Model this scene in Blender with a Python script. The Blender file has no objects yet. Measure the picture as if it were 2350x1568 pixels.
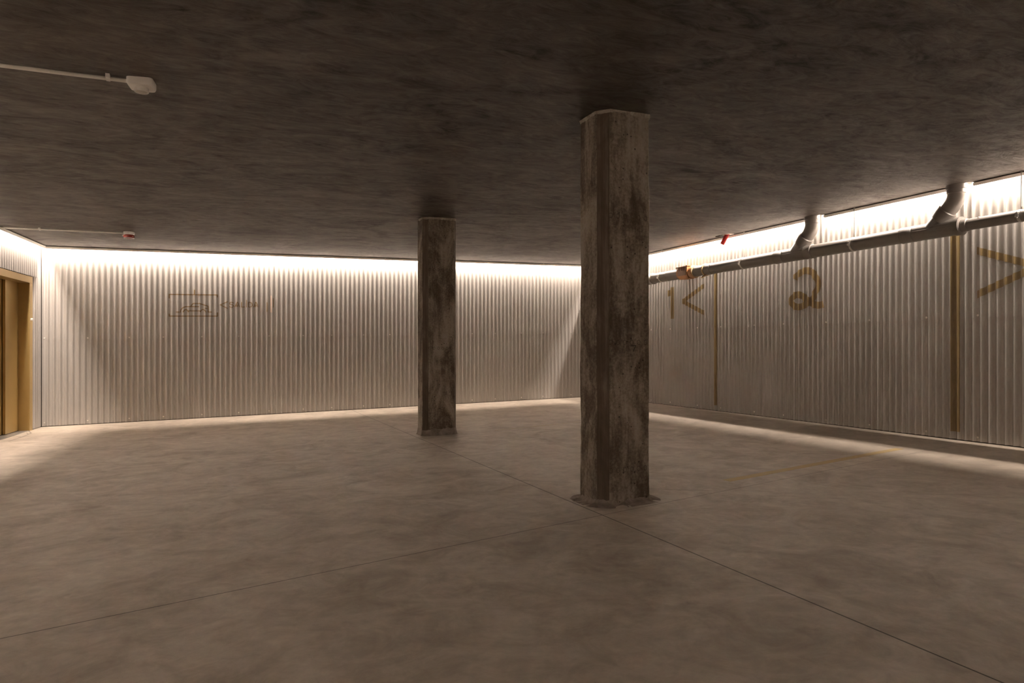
import bpy, bmesh, math, random
from mathutils import Vector, Matrix, noise
random.seed(7)
C = bpy.context.scene.collection
PI = math.pi
YAW = math.radians(24.07); CA, SA = math.cos(YAW), math.sin(YAW)
SLOPE = 0.0181            # the garage floor and slab fall about 1 degree
H = 2.5                   # floor to slab
CAMH = 1.031
XR, YB, YF = 6.785, 11.295, -8.0      # right wall, back wall, wall behind the camera
XL = -2.098                         # back left corner
PITCH, AMP = 0.0737, 0.0100         # corrugation
SLOT, SLOT_L = 0.095, 0.075         # light slot between slab edge and wall (narrower on the left)
def fz(x, y): return SLOPE * (x * CA - y * SA)

# ------------------------------------------------------------------ helpers
def setp(o, label=None, cat=None, group=None, kind=None):
    if label: o['label'] = label
    if cat: o['category'] = cat
    if group: o['group'] = group
    if kind: o['kind'] = kind
    return o
def obj(name, bm, m, parent=None, smooth=False, loc=None):
    me = bpy.data.meshes.new(name); bm.normal_update(); bm.to_mesh(me); bm.free()
    o = bpy.data.objects.new(name, me); C.objects.link(o)
    if m is not None: me.materials.append(m)
    if smooth:
        for p in me.polygons: p.use_smooth = True
        if smooth != 'all':
            bm2 = bmesh.new(); bm2.from_mesh(me)
            for e in bm2.edges:
                if len(e.link_faces) == 2 and e.calc_face_angle(0) > math.radians(35): e.smooth = False
            bm2.to_mesh(me); bm2.free()
    if parent is not None: o.parent = parent
    if loc is not None: o.location = loc
    return o
def thing(name, label, cat, loc=(0, 0, 0), rotz=0, group=None):
    o = bpy.data.objects.new(name, None); C.objects.link(o)
    o.location = loc; o.rotation_euler = (0, 0, rotz); o.empty_display_size = 0.1
    return setp(o, label, cat, group)
def add_box(bm, x0, x1, y0, y1, z0, z1, M=None):
    vs = [bm.verts.new((x, y, z)) for z in (z0, z1) for y in (y0, y1) for x in (x0, x1)]
    for f in ((0, 2, 3, 1), (4, 5, 7, 6), (0, 1, 5, 4), (2, 6, 7, 3), (0, 4, 6, 2), (1, 3, 7, 5)):
        bm.faces.new([vs[i] for i in f])
    if M is not None:
        for v in vs: v.co = M @ v.co
    return vs
def add_prism(bm, pts, z0, z1, M=None):      # closed polygon pts (x,y) ccw
    a = [bm.verts.new((x, y, z0)) for x, y in pts]; b = [bm.verts.new((x, y, z1)) for x, y in pts]
    n = len(pts)
    for i in range(n): bm.faces.new((a[i], a[(i+1) % n], b[(i+1) % n], b[i]))
    bm.faces.new(a[::-1]); bm.faces.new(b)
    if M is not None:
        for v in a + b: v.co = M @ v.co
def frame_for(d):
    d = Vector(d).normalized()
    u = Vector((0, 0, 1)).cross(d)
    if u.length < 1e-4: u = Vector((1, 0, 0))
    u.normalize(); return d, u, d.cross(u)
def add_tube(bm, path, r, n=32, caps=True):  # path of points, r number or list
    path = [Vector(p) for p in path]; rings = []
    k = len(path); pu = None
    for i, p in enumerate(path):
        t = (path[min(i+1, k-1)] - path[max(i-1, 0)])
        if i not in (0, k-1):
            t = (path[i+1]-path[i]).normalized() + (path[i]-path[i-1]).normalized()
        d = t.normalized()
        if pu is None: d, u, v = frame_for(d)
        else:
            u = (pu - d * pu.dot(d)).normalized(); v = d.cross(u)
        pu = u
        rr = r[i] if isinstance(r, (list, tuple)) else r
        rings.append([bm.verts.new(p + (u*math.cos(2*PI*j/n) + v*math.sin(2*PI*j/n))*rr) for j in range(n)])
    for a, b in zip(rings, rings[1:]):
        for j in range(n): bm.faces.new((a[j], a[(j+1) % n], b[(j+1) % n], b[j]))
    if caps: bm.faces.new(rings[0][::-1]); bm.faces.new(rings[-1])
def add_lathe(bm, prof, origin, axis=(0, 0, 1), n=32):   # prof list of (r, h)
    d, u, v = frame_for(axis); o = Vector(origin); rings = []
    for r, hh in prof:
        if r < 1e-6: rings.append([bm.verts.new(o + d*hh)])
        else: rings.append([bm.verts.new(o + d*hh + (u*math.cos(2*PI*j/n) + v*math.sin(2*PI*j/n))*r) for j in range(n)])
    for a, b in zip(rings, rings[1:]):
        for j in range(n):
            q = [a[j % len(a)], a[(j+1) % len(a)], b[(j+1) % len(b)], b[j % len(b)]]
            q2 = []
            for x in q:
                if x not in q2: q2.append(x)
            if len(q2) > 2: bm.faces.new(q2)

# ------------------------------------------------------------------ materials
class NT:
    def __init__(s, name):
        s.m = bpy.data.materials.new(name); s.m.use_nodes = True
        s.t = s.m.node_tree; s.t.nodes.clear()
        s.out = s.t.nodes.new('ShaderNodeOutputMaterial')
        s.b = s.t.nodes.new('ShaderNodeBsdfPrincipled'); s.t.links.new(s.b.outputs[0], s.out.inputs[0])
    def n(s, typ, **kw):
        x = s.t.nodes.new(typ)
        for k, v in kw.items():
            if k.startswith('i_'):
                key = k[2:]; key = int(key) if key.isdigit() else key.replace('_', ' ')
                s.set(x.inputs[key], v)
            else: setattr(x, k, v)
        return x
    def set(s, inp, v):
        if hasattr(v, 'is_linked') or hasattr(v, 'links'): s.t.links.new(v, inp)
        else: inp.default_value = v
    def math(s, op, a, b=0.0, c=0.0, clamp=False):
        x = s.t.nodes.new('ShaderNodeMath'); x.operation = op; x.use_clamp = clamp
        s.set(x.inputs[0], a); s.set(x.inputs[1], b); s.set(x.inputs[2], c)
        return x.outputs[0]
    def coord(s, scale=(1, 1, 1), rot=(0, 0, 0)):
        tc = s.t.nodes.new('ShaderNodeTexCoord'); mp = s.t.nodes.new('ShaderNodeMapping')
        s.t.links.new(tc.outputs['Object'], mp.inputs[0])
        mp.inputs['Scale'].default_value = scale; mp.inputs['Rotation'].default_value = rot
        return mp.outputs[0]
    def noise(s, vec, scale, detail=4, rough=0.55, dist=0.0):
        x = s.t.nodes.new('ShaderNodeTexNoise'); s.t.links.new(vec, x.inputs['Vector'])
        x.inputs['Scale'].default_value = scale; x.inputs['Detail'].default_value = detail
        x.inputs['Roughness'].default_value = rough; x.inputs['Distortion'].default_value = dist
        return x.outputs[0]
    def ramp(s, f, stops):
        x = s.t.nodes.new('ShaderNodeValToRGB'); s.t.links.new(f, x.inputs[0]); e = x.color_ramp.elements
        while len(e) < len(stops): e.new(0.5)
        for el, (p, c) in zip(e, stops):
            el.position = p; el.color = (c if isinstance(c, (tuple, list)) else (c, c, c)) + ((1,) if not isinstance(c, (tuple, list)) or len(c) == 3 else ()) if isinstance(c, tuple) else (c, c, c, 1)
        return x.outputs[0]
    def mix(s, f, a, b, mode='MIX'):
        x = s.t.nodes.new('ShaderNodeMix'); x.data_type = 'RGBA'; x.blend_type = mode
        s.set(x.inputs[0], f)
        for i, v in ((6, a), (7, b)):
            if isinstance(v, tuple) and len(v) == 3: v = v + (1,)
            s.set(x.inputs[i], v)
        return x.outputs[2]
    def bump(s, hgt, strength, dist):
        x = s.t.nodes.new('ShaderNodeBump'); s.t.links.new(hgt, x.inputs['Height'])
        x.inputs['Strength'].default_value = strength; x.inputs['Distance'].default_value = dist
        s.t.links.new(x.outputs[0], s.b.inputs['Normal']); return x
    def P(s, **kw):
        for k, v in kw.items():
            k = k.replace('_', ' ')
            if isinstance(v, tuple) and len(v) == 3: v = v + (1,)
            s.set(s.b.inputs[k], v)
        return s

def plain(name, col, rough=0.5, metal=0.0, var=0.06, vs=18, spec=0.5):
    t = NT(name); v = t.coord(); f = t.noise(v, vs, 4)
    lo = tuple(c*(1-var*2) for c in col); hi = tuple(min(1, c*(1+var*2)) for c in col)
    t.P(Base_Color=t.mix(f, lo, hi), Roughness=rough, Metallic=metal)
    t.b.inputs['Specular IOR Level'].default_value = spec
    return t.m

def mat_sheet():
    t = NT('lacquered_corrugated_steel')
    v = t.coord((1, 1, 0.25)); f = t.noise(v, 1.7, 3); g = t.noise(t.coord((1, 1, .08)), 14, 4)
    col = t.mix(f, (0.413, 0.386, 0.361), (0.480, 0.453, 0.426))
    col = t.mix(t.math('MULTIPLY', g, 0.25), col, (0.42, 0.40, 0.38))
    t.P(Base_Color=col, Metallic=SHEET_METAL, Roughness=SHEET_ROUGH)
    t.b.inputs['Specular IOR Level'].default_value = 0.9
    return t.m
SHEET_METAL, SHEET_ROUGH = 0.15, 0.26

def mat_floor():
    t = NT('trowelled_concrete_floor'); v = t.coord()
    big = t.noise(v, 0.55, 5, 0.6, 0.6); mid = t.noise(v, 2.6, 7, 0.62, 1.2); fine = t.noise(v, 14, 6, 0.65, 0.4)
    swirl = t.noise(t.coord((1, 1, 1), (0, 0, 0.5)), 5.5, 8, 0.68, 2.2)
    f = t.math('ADD', t.math('MULTIPLY', big, 0.3), t.math('ADD', t.math('MULTIPLY', mid, 0.45), t.math('MULTIPLY', swirl, 0.25)))
    col = t.ramp(f, [(0.37, (0.314, 0.257, 0.204)), (0.46, (0.410, 0.348, 0.280)), (0.54, (0.502, 0.433, 0.355)), (0.64, (0.593, 0.519, 0.430))])
    col = t.mix(t.math('MULTIPLY', t.ramp(fine, [(0.35, 1.0), (0.62, 0.0)]), 0.28), col, (0.27, 0.235, 0.205))
    # dark specks and pale chips
    vo = t.n('ShaderNodeTexVoronoi'); t.t.links.new(t.coord(), vo.inputs['Vector']); vo.inputs['Scale'].default_value = 5.0
    sel = t.n('ShaderNodeSeparateColor'); t.t.links.new(vo.outputs['Color'], sel.inputs[0])
    dot = t.math('MULTIPLY', t.math('LESS_THAN', vo.outputs['Distance'], 0.028), t.math('GREATER_THAN', sel.outputs[0], 0.6))
    col = t.mix(t.math('MULTIPLY', dot, 0.75), col, (0.09, 0.065, 0.05))
    # saw cut joints: (n·p = d) with extent along the line
    sx = t.n('ShaderNodeSeparateXYZ'); t.t.links.new(v, sx.inputs[0]); X, Y = sx.outputs[0], sx.outputs[1]
    total = None
    for (x0, y0, x1, y1, w, k) in FLOOR_JOINTS:
        L = math.hypot(x1-x0, y1-y0); dx, dy = (x1-x0)/L, (y1-y0)/L
        px = t.math('SUBTRACT', X, x0); py = t.math('SUBTRACT', Y, y0)
        al = t.math('ADD', t.math('MULTIPLY', px, dx), t.math('MULTIPLY', py, dy))
        ac = t.math('ABSOLUTE', t.math('SUBTRACT', t.math('MULTIPLY', px, dy), t.math('MULTIPLY', py, dx)))
        m = t.math('LESS_THAN', ac, w)
        m = t.math('MULTIPLY', m, t.math('MULTIPLY', t.math('GREATER_THAN', al, 0.0), t.math('LESS_THAN', al, L)))
        m = t.math('MULTIPLY', m, k)
        total = m if total is None else t.math('MAXIMUM', total, m)
    col = t.mix(total, col, (0.05, 0.037, 0.03))
    t.P(Base_Color=col, Roughness=t.ramp(mid, [(0.3, 0.62), (0.7, 0.48)]))
    t.b.inputs['Specular IOR Level'].default_value = 0.35
    t.bump(t.math('ADD', t.math('MULTIPLY', swirl, 0.7), t.math('MULTIPLY', fine, 0.3)), 0.25, 0.012)
    return t.m

def mat_ceiling():
    t = NT('trowelled_concrete_ceiling'); v = t.coord()
    wx = t.noise(t.coord((1.0, 1.7, 1), (0, 0, -0.35)), 1.2, 8, 0.62, 1.8)
    st = t.noise(t.coord((1.0, 2.4, 1), (0, 0, -0.5)), 4.0, 8, 0.70, 2.0)
    big = t.noise(v, 0.6, 4)
    f = t.math('ADD', t.math('MULTIPLY', wx, 0.5), t.math('ADD', t.math('MULTIPLY', st, 0.35), t.math('MULTIPLY', big, 0.15)))
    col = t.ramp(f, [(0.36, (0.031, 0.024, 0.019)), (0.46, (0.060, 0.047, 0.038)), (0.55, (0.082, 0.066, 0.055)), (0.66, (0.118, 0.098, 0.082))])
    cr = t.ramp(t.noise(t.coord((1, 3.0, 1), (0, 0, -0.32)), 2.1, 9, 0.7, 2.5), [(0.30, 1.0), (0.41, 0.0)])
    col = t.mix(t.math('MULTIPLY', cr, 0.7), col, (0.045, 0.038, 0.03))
    t.P(Base_Color=col, Roughness=t.ramp(st, [(0.3, 0.66), (0.7, 0.52)]))
    sp = t.math('MULTIPLY', t.ramp(f, [(0.38, 0.16), (0.60, 0.85)]), t.math('SUBTRACT', 1.0, t.math('MULTIPLY', cr, 0.8)))
    t.t.links.new(sp, t.b.inputs['Specular IOR Level'])
    t.b.inputs['Specular Tint'].default_value = (1.0, 0.90, 0.81, 1)
    t.bump(t.math('ADD', t.math('MULTIPLY', wx, 0.55), t.math('MULTIPLY', st, 0.45)), 0.55, 0.03)
    return t.m

def mat_column(seed, rings):
    t = NT('board_marked_concrete'); tc = t.n('ShaderNodeTexCoord')
    mp = t.n('ShaderNodeMapping'); t.t.links.new(tc.outputs['Object'], mp.inputs[0]); mp.inputs['Location'].default_value = (seed, seed*2, seed*3)
    v = mp.outputs[0]
    mp2 = t.n('ShaderNodeMapping'); t.t.links.new(v, mp2.inputs[0]); mp2.inputs['Scale'].default_value = (1, 1, 0.5)
    blot = t.noise(mp2.outputs[0], 4.2, 8, 0.66, 0.6)
    mp3 = t.n('ShaderNodeMapping'); t.t.links.new(v, mp3.inputs[0]); mp3.inputs['Scale'].default_value = (1, 1, 0.10)
    streak = t.noise(mp3.outputs[0], 22, 6, 0.7, 0.5)
    fine = t.noise(v, 55, 6, 0.7)
    f = t.math('ADD', t.math('MULTIPLY', blot, 0.56), t.math('ADD', t.math('MULTIPLY', streak, 0.22), t.math('MULTIPLY', fine, 0.22)))
    col = t.ramp(f, [(0.395, (0.079, 0.056, 0.038)), (0.455, (0.122, 0.091, 0.064)), (0.50, (0.202, 0.161, 0.121)), (0.55, (0.305, 0.258, 0.206)), (0.65, (0.396, 0.344, 0.286))])
    vo = t.n('ShaderNodeTexVoronoi'); t.t.links.new(v, vo.inputs['Vector']); vo.inputs['Scale'].default_value = 34
    sel = t.n('ShaderNodeSeparateColor'); t.t.links.new(vo.outputs['Color'], sel.inputs[0])
    hole = t.math('MULTIPLY', t.math('LESS_THAN', vo.outputs['Distance'], t.math('MULTIPLY', sel.outputs[1], 0.22)), t.math('GREATER_THAN', sel.outputs[0], 0.80))
    col = t.mix(t.math('MULTIPLY', hole, 0.8), col, (0.03, 0.02, 0.014))
    hgt = t.math('SUBTRACT', t.math('ADD', t.math('MULTIPLY', blot, 0.6), t.math('MULTIPLY', fine, 0.4)), t.math('MULTIPLY', hole, 0.8))
    if rings:   # rows of round tie imprints
        sx = t.n('ShaderNodeSeparateXYZ'); t.t.links.new(tc.outputs['Object'], sx.inputs[0])
        tot = None
        for z in rings:
            fx = t.math('SUBTRACT', t.math('FRACT', t.math('MULTIPLY', sx.outputs[0], 1/0.052)), 0.5)
            dx = t.math('MULTIPLY', fx, 0.052)
            dz = t.math('MULTIPLY', t.math('SUBTRACT', sx.outputs[2], z), 0.8)
            d = t.math('SQRT', t.math('ADD', t.math('MULTIPLY', dx, dx), t.math('MULTIPLY', dz, dz)))
            r = t.math('LESS_THAN', t.math('ABSOLUTE', t.math('SUBTRACT', d, 0.0115)), 0.0026)
            r = t.math('MULTIPLY', r, t.math('MULTIPLY', t.math('GREATER_THAN', blot, 0.40), t.math('LESS_THAN', sx.outputs[1], -0.12)))
            tot = r if tot is None else t.math('MAXIMUM', tot, r)
        col = t.mix(t.math('MULTIPLY', tot, 0.55), col, (0.05, 0.036, 0.025))
    t.P(Base_Color=col, Roughness=0.8)
    t.b.inputs['Specular IOR Level'].default_value = 0.3
    t.bump(hgt, 0.9, 0.014)
    return t.m

def mat_chamfer():
    t = NT('smooth_dark_formwork_concrete'); v = t.coord((1, 1, 0.06))
    f = t.noise(v, 30, 6, 0.65, 0.3); g = t.noise(t.coord((1, 1, .5)), 5, 7, 0.65, 0.8)
    c = t.ramp(t.math('ADD', t.math('MULTIPLY', f, 0.5), t.math('MULTIPLY', g, 0.5)), [(0.38, (0.075, 0.052, 0.035)), (0.52, (0.115, 0.083, 0.058)), (0.64, (0.19, 0.147, 0.11))])
    t.P(Base_Color=c, Roughness=0.7); t.b.inputs['Specular IOR Level'].default_value = 0.3
    t.bump(g, 0.5, 0.008); return t.m

def mat_plaster(name, a, b, sc=20):
    t = NT(name); v = t.coord(); f = t.noise(v, sc, 8, 0.7, 0.6)
    t.P(Base_Color=t.ramp(f, [(0.35, a), (0.65, b)]), Roughness=0.9)
    t.b.inputs['Specular IOR Level'].default_value = 0.2
    t.bump(f, 0.8, 0.01); return t.m

def mat_paint(name, col, rough=0.42, wear=0.0, metal=0.0):
    t = NT(name); v = t.coord(); f = t.noise(v, 6, 5)
    c = t.mix(f, tuple(x*0.9 for x in col), tuple(x*1.1 for x in col))
    if wear:
        w = t.ramp(t.noise(t.coord((1, 1.5, 1)), 9, 8, 0.7), [(0.40, 0.0), (0.62, 1.0)])
        c = t.mix(t.math('MULTIPLY', w, wear), c, (0.36, 0.32, 0.285))
    t.P(Base_Color=c, Roughness=rough, Metallic=metal); return t.m

def mat_emit(name, col, strength):
    t = NT(name); t.t.nodes.remove(t.b)
    e = t.n('ShaderNodeEmission'); e.inputs[0].default_value = col + (1,); e.inputs[1].default_value = strength
    t.t.links.new(e.outputs[0], t.out.inputs[0]); return t.m

FLOOR_JOINTS = [
    (2.160, 11.2, 2.150, -8.0, 0.0042, 0.85),
    (-3.4, 2.53, 2.164, 3.504, 0.0032, 0.85), (2.164, 3.504, 6.72, 4.23, 0.0032, 0.7),
    (-1.35, 6.94, 1.9, 7.24, 0.005, 0.45), (2.64, 7.42, 3.4, 7.56, 0.006, 0.45),
    (2.163, 4.68, 2.46, 4.43, 0.0045, 0.55), (2.829, 3.976, 3.19, 3.69, 0.0045, 0.55),
    (2.17, 8.75, 2.33, 8.6, 0.004, 0.4),
    (-2.16, 10.87, -2.06, 10.52, 0.007, 0.55), (-2.06, 10.52, -2.07, 10.12, 0.008, 0.6), (-2.07, 10.12, -2.12, 9.7, 0.008, 0.55),
    (-2.13, 10.62, -2.06, 10.36, 0.006, 0.45), (-2.22, 10.3, -2.08, 10.1, 0.007, 0.5),
    (5.55, 9.55, 6.7, 9.75, 0.004, 0.4), (5.4, 8.1, 6.73, 8.34, 0.004, 0.35),
]
LED_COL = (1.0, 0.845, 0.715)
LED_STRENGTH = 640.0
M = dict(
    sheet=mat_sheet(), floor=mat_floor(), ceiling=mat_ceiling(),
    col1=mat_column(1.3, [1.83, 1.03, 0.22]), col2=mat_column(6.1, [1.9, 1.0]),
    chamfer=mat_chamfer(),
    rim=mat_plaster('pale_mortar', (0.20, 0.165, 0.13), (0.48, 0.43, 0.36)),
    skirt=mat_plaster('dark_floor_mortar', (0.17, 0.137, 0.11), (0.33, 0.28, 0.24), 12),
    backing=plain('dark_wall_behind_cladding', (0.055, 0.042, 0.033), 0.9),
    trim=plain('painted_aluminium_edge', (0.80, 0.77, 0.73), 0.45, 0.0, 0.03),
    gap=plain('shadow_gap_strip', (0.05, 0.038, 0.03), 0.85),
    led=mat_emit('led_diffuser', LED_COL, LED_STRENGTH),
    alu=plain('anodised_aluminium', (0.5, 0.5, 0.5), 0.4, 0.9, 0.03),
    gold=mat_paint('mustard_wall_paint', (0.235, 0.168, 0.076), 0.36, metal=0.1),
    golddark=mat_paint('dark_bronze_wall_paint', (0.165, 0.103, 0.035), 0.45),
    pale=mat_paint('faded_pink_paint', (0.46, 0.36, 0.30), 0.5),
    floorpaint=mat_paint('worn_mustard_floor_paint', (0.47, 0.335, 0.13), 0.6, 0.22),
    floorpaint2=mat_paint('faded_cream_floor_paint', (0.45, 0.38, 0.25), 0.6, 0.6),
    brass=mat_paint('bronze_lacquered_door', (0.47, 0.325, 0.125), 0.33, metal=0.45),
    pvc=plain('grey_pvc_pipe', (0.215, 0.195, 0.18), 0.36, 0.0, 0.05, 6),
    pvcseam=plain('grey_pvc_moulding_seam', (0.24, 0.215, 0.195), 0.45),
    zinc=plain('zinc_plated_steel', (0.62, 0.60, 0.57), 0.3, 0.95, 0.05),
    orange=plain('orange_brown_pvc', (0.52, 0.245, 0.10), 0.5, 0.0, 0.06),
    brown=plain('brown_cover_plate', (0.36, 0.24, 0.17), 0.55, 0.0, 0.1, 30),
    seal=plain('beige_rubber_seal', (0.50, 0.37, 0.21), 0.6),
    white=plain('white_plastic', (0.80, 0.77, 0.73), 0.45, 0.0, 0.02),
    conduit=plain('white_pvc_conduit', (0.74, 0.70, 0.65), 0.5, 0.0, 0.05, 5),
    lens=plain('frosted_sensor_lens', (0.56, 0.52, 0.46), 0.35, 0.0, 0.03),
    red=plain('red_plastic', (0.60, 0.035, 0.03), 0.38, 0.0, 0.03),
    redlens=plain('red_translucent_lens', (0.42, 0.04, 0.02), 0.25, 0.0, 0.1, 60),
    screw=plain('galvanised_screw', (0.72, 0.69, 0.65), 0.3, 0.9, 0.02),
    black=plain('black_marker', (0.02, 0.016, 0.013), 0.7),
)

# ------------------------------------------------------------------ wall frames
class Wall:
    def __init__(s, P0, d, n, length):
        s.P = Vector((P0[0], P0[1])); s.d = Vector(d).normalized(); s.n = Vector(n).normalized(); s.L = length
    def prof(s, u): return AMP * (2*abs(math.cos(PI*u/PITCH))**3.8 - 1)   # narrow ribs, wide valleys
    def pt(s, u, z, off=0.0):
        q = s.P + s.d*u + s.n*off
        return Vector((q.x, q.y, z + fz(q.x, q.y)))
LD = Vector((-0.0985, -1.0)).normalized()
LN = Vector((-LD.y, LD.x))      # into the room
back = Wall((XL, YB), (1, 0), (0, -1), XR - XL)
right = Wall((XR, YB), (0, -1), (-1, 0), YB - YF)
left = Wall((XL, YB), LD, LN, (YB - YF)/abs(LD.y))
front = Wall((XR, YF), (-1, 0), (0, 1), XR - (XL - 0.0985*(YB - YF)))

def sheets(bm, w, u0, u1, z0, z1, seams, off=0.0, per=18):
    """one row of overlapping corrugated sheets; the sheet edges lie a hair proud of the next"""
    edges = [u0] + [s for s in seams if u0+0.05 < s < u1-0.05] + [u1]
    for i, (a, b) in enumerate(zip(edges, edges[1:])):
        n = max(2, int(round((b - a)/PITCH*per))); prev = None
        b2 = b + (0.012 if i < len(edges)-2 else 0)
        for k in range(n+1):
            u = a + (b2 - a)*k/n
            o = w.prof(u) + off + 0.0022*k/n
            cur = (bm.verts.new(w.pt(u, z0, o)), bm.verts.new(w.pt(u, z1, o)))
            if prev: bm.faces.new((prev[0], cur[0], cur[1], prev[1]))
            prev = cur
ZSEAM = 1.215
ZTOP = H + 0.11
def wall_object(name, w, u0, u1, seams, screws_u, holes=None, gapstart=0.0):
    bm = bmesh.new()
    if holes is None:
        sheets(bm, w, u0, u1, 0.009, ZSEAM + 0.02, seams)
        sheets(bm, w, u0, u1, ZSEAM - 0.012, ZTOP, seams, 0.0016)
    else:
        for (a, b, z0, z1, o) in holes: sheets(bm, w, a, b, z0, z1, seams, o)
    for f in bm.faces:
        f.normal_update()
        if f.normal.xy.dot(w.n) < 0: f.normal_flip()
    o = obj(name, bm, M['sheet'], smooth='all'); setp(o, kind='structure')
    # self drilling screws with washers on the crests
    sb = bmesh.new()
    add_lathe(sb, [(0.0105, 0.0), (0.0105, 0.0018), (0.0065, 0.0022), (0.0055, 0.0062), (0.0, 0.007)], (0, 0, 0), (w.n.x, w.n.y, 0), 12)
    first = None
    for u, z in screws_u:
        u = (math.floor(u/PITCH) + 0.5)*PITCH
        p = w.pt(u, z, -AMP + 0.0030)
        if first is None: first = s = obj('screw', sb, M['screw'], o, smooth=True)
        else:
            s = first.copy(); C.objects.link(s); s.parent = o
        s.location = p
    return o
def backing(name, w, u0, u1, parent, z0=-0.02, z1=ZTOP, t=0.03):
    bm = bmesh.new()
    vs = [bm.verts.new(w.pt(u, z, o)) for o in (-0.016, -0.016 - t) for z in (z0, z1) for u in (u0, u1)]
    for f in ((0, 1, 3, 2), (4, 6, 7, 5), (0, 4, 5, 1), (2, 3, 7, 6), (0, 2, 6, 4), (1, 5, 7, 3)): bm.faces.new([vs[i] for i in f])
    bmesh.ops.recalc_face_normals(bm, faces=bm.faces)
    return obj(name, bm, M['backing'], parent)

bs = [x - XL for x in (-2.034, -1.514, -1.065, -0.621, -0.102, 0.422, 0.863, 1.374, 1.823, 2.336, 2.781, 3.293, 3.745, 4.257, 4.709, 5.221, 5.673, 6.259)]
wb = wall_object('wall_back', back, 0.009, back.L, [x - XL for x in (-1.25, -0.27, .707, 1.722, 2.70, 3.69, 4.68, 5.667)],
                 [(u, 1.228) for u in bs] + [(u, 0.055) for u in bs])
backing('backing', back, -0.05, back.L + 0.05, wb)
rs = [YB - y for y in (10.703, 10.147, 9.511, 8.960, 8.306, 7.774, 7.123, 6.580, 5.932, 5.370, 4.717, 4.159, 3.524, 2.979, 2.332, 1.787)]
wr = wall_object('wall_right', right, 0.0, right.L, [YB - y for y in (9.97, 8.79, 7.613, 6.43, 5.25, 4.06, 2.88, 1.70, 0.52, -.66, -1.84, -3.0)],
                 [(u, 1.228) for u in rs] + [(u, 0.052) for u in rs])
backing('backing', right, -0.05, right.L + 0.05, wr)
D0, D1, DH = 0.350, 1.74, 2.045          # lift door surround on the left wall
lseams = [0.365 + 1.18*i for i in range(1, 14)]
wl = wall_object('wall_left', left, 0, left.L, lseams, [(0.29, 1.228), (0.29, .055), (1.0, 2.1), (1.47, 2.1), (2.3, 1.228), (2.3, .055)],
                 holes=[(0.012, D0, 0.009, ZTOP, 0.0), (0.19, D1, DH + 0.004, ZTOP, 0.011), (D1, left.L, 0.009, ZSEAM + .02, 0.0), (D1, left.L, ZSEAM - .012, ZTOP, 0.0016)])
backing('backing', left, -0.05, D0 + 0.02, wl); backing('backing', left, D1 - 0.02, left.L + 0.05, wl)
backing('backing', left, D0 + 0.02, D1 - 0.02, wl, DH + 0.03)
wf = wall_object('wall_front', front, 0, front.L, [1.18*i for i in range(1, 10)], [])
backing('backing', front, -0.05, front.L + 0.05, wf)

# ------------------------------------------------------------------ floor and slab
def outline(off_back, off_right, off_left, off_front):
    def lx(y, o): return XL + (YB - y)*(-0.0985) + o/abs(LD.y)
    yb, yf = YB - off_back, YF + off_front
    return [(lx(yf, off_left), yf), (XR - off_right, yf), (XR - off_right, yb), (lx(yb, off_left), yb)]
bm = bmesh.new()
pts = outline(-0.1, -0.1, -0.6, -0.1)
a = [bm.verts.new((x, y, fz(x, y))) for x, y in pts]; b = [bm.verts.new((x, y, fz(x, y) - 0.2)) for x, y in pts]
bm.faces.new(a); bm.faces.new(b[::-1])
for i in range(4): bm.faces.new((a[i], b[i], b[(i+1) % 4], a[(i+1) % 4]))
bmesh.ops.recalc_face_normals(bm, faces=bm.faces)
setp(obj('floor', bm, M['floor']), kind='structure')

PIPE_X = 6.655
V1, V2 = 6.035, 4.302                     # drops through the slab
p4 = outline(SLOT, SLOT, SLOT_L, SLOT)
ex = XR - SLOT
notched = [p4[0], p4[1]]
for yv in (V2, V1):                      # the slab is broken out around each drop
    notched += [(ex, yv - 0.140), (ex - 0.05, yv - 0.130), (ex - 0.06, yv - 0.02), (ex, yv)]
notched += [p4[2], p4[3]]
bm = bmesh.new()
lo = [bm.verts.new((x, y, H + fz(x, y))) for x, y in notched]; hi = [bm.verts.new((x, y, H + 0.1 + fz(x, y))) for x, y in notched]
n = len(lo)
for i in range(n): bm.faces.new((lo[i], lo[(i+1) % n], hi[(i+1) % n], hi[i]))
f0 = bm.faces.new(lo[::-1]); bmesh.ops.triangulate(bm, faces=[f0])
cap = outline(-0.05, -0.05, -0.05, -0.05)
c0 = [bm.verts.new((x, y, H + 0.1 + fz(x, y))) for x, y in cap]; c1 = [bm.verts.new((x, y, H + 0.3 + fz(x, y))) for x, y in cap]
bm.faces.new(c0[::-1]); bm.faces.new(c1)
for i in range(4): bm.faces.new((c0[i], c0[(i+1) % 4], c1[(i+1) % 4], c1[i]))
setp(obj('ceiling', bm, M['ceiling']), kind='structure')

# edge profile of the slab, shadow gap and hidden LED strip along each wall
def run_box(bm, w, u0, u1, o0, o1, z0, z1):
    vs = [bm.verts.new(w.pt(u, z, o)) for z in (z0, z1) for o in (o0, o1) for u in (u0, u1)]
    fs = [bm.faces.new([vs[i] for i in f]) for f in ((0, 2, 3, 1), (4, 5, 7, 6), (0, 1, 5, 4), (2, 6, 7, 3), (0, 4, 6, 2), (1, 3, 7, 5))]
    bmesh.ops.recalc_face_normals(bm, faces=fs)
def run_lip(bm, w, u0, u1, o):      # slanted edge profile
    sec = [(o, H - 0.036), (o + 0.013, H - 0.009), (o - 0.004, H - 0.009), (o - 0.004, H - 0.036)]
    A = [bm.verts.new(w.pt(u0, z, q)) for q, z in sec]; B = [bm.verts.new(w.pt(u1, z, q)) for q, z in sec]
    fs = [bm.faces.new((A[i], A[(i+1) % 4], B[(i+1) % 4], B[i])) for i in range(4)] + [bm.faces.new(A), bm.faces.new(B[::-1])]
    bmesh.ops.recalc_face_normals(bm, faces=fs)
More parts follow.
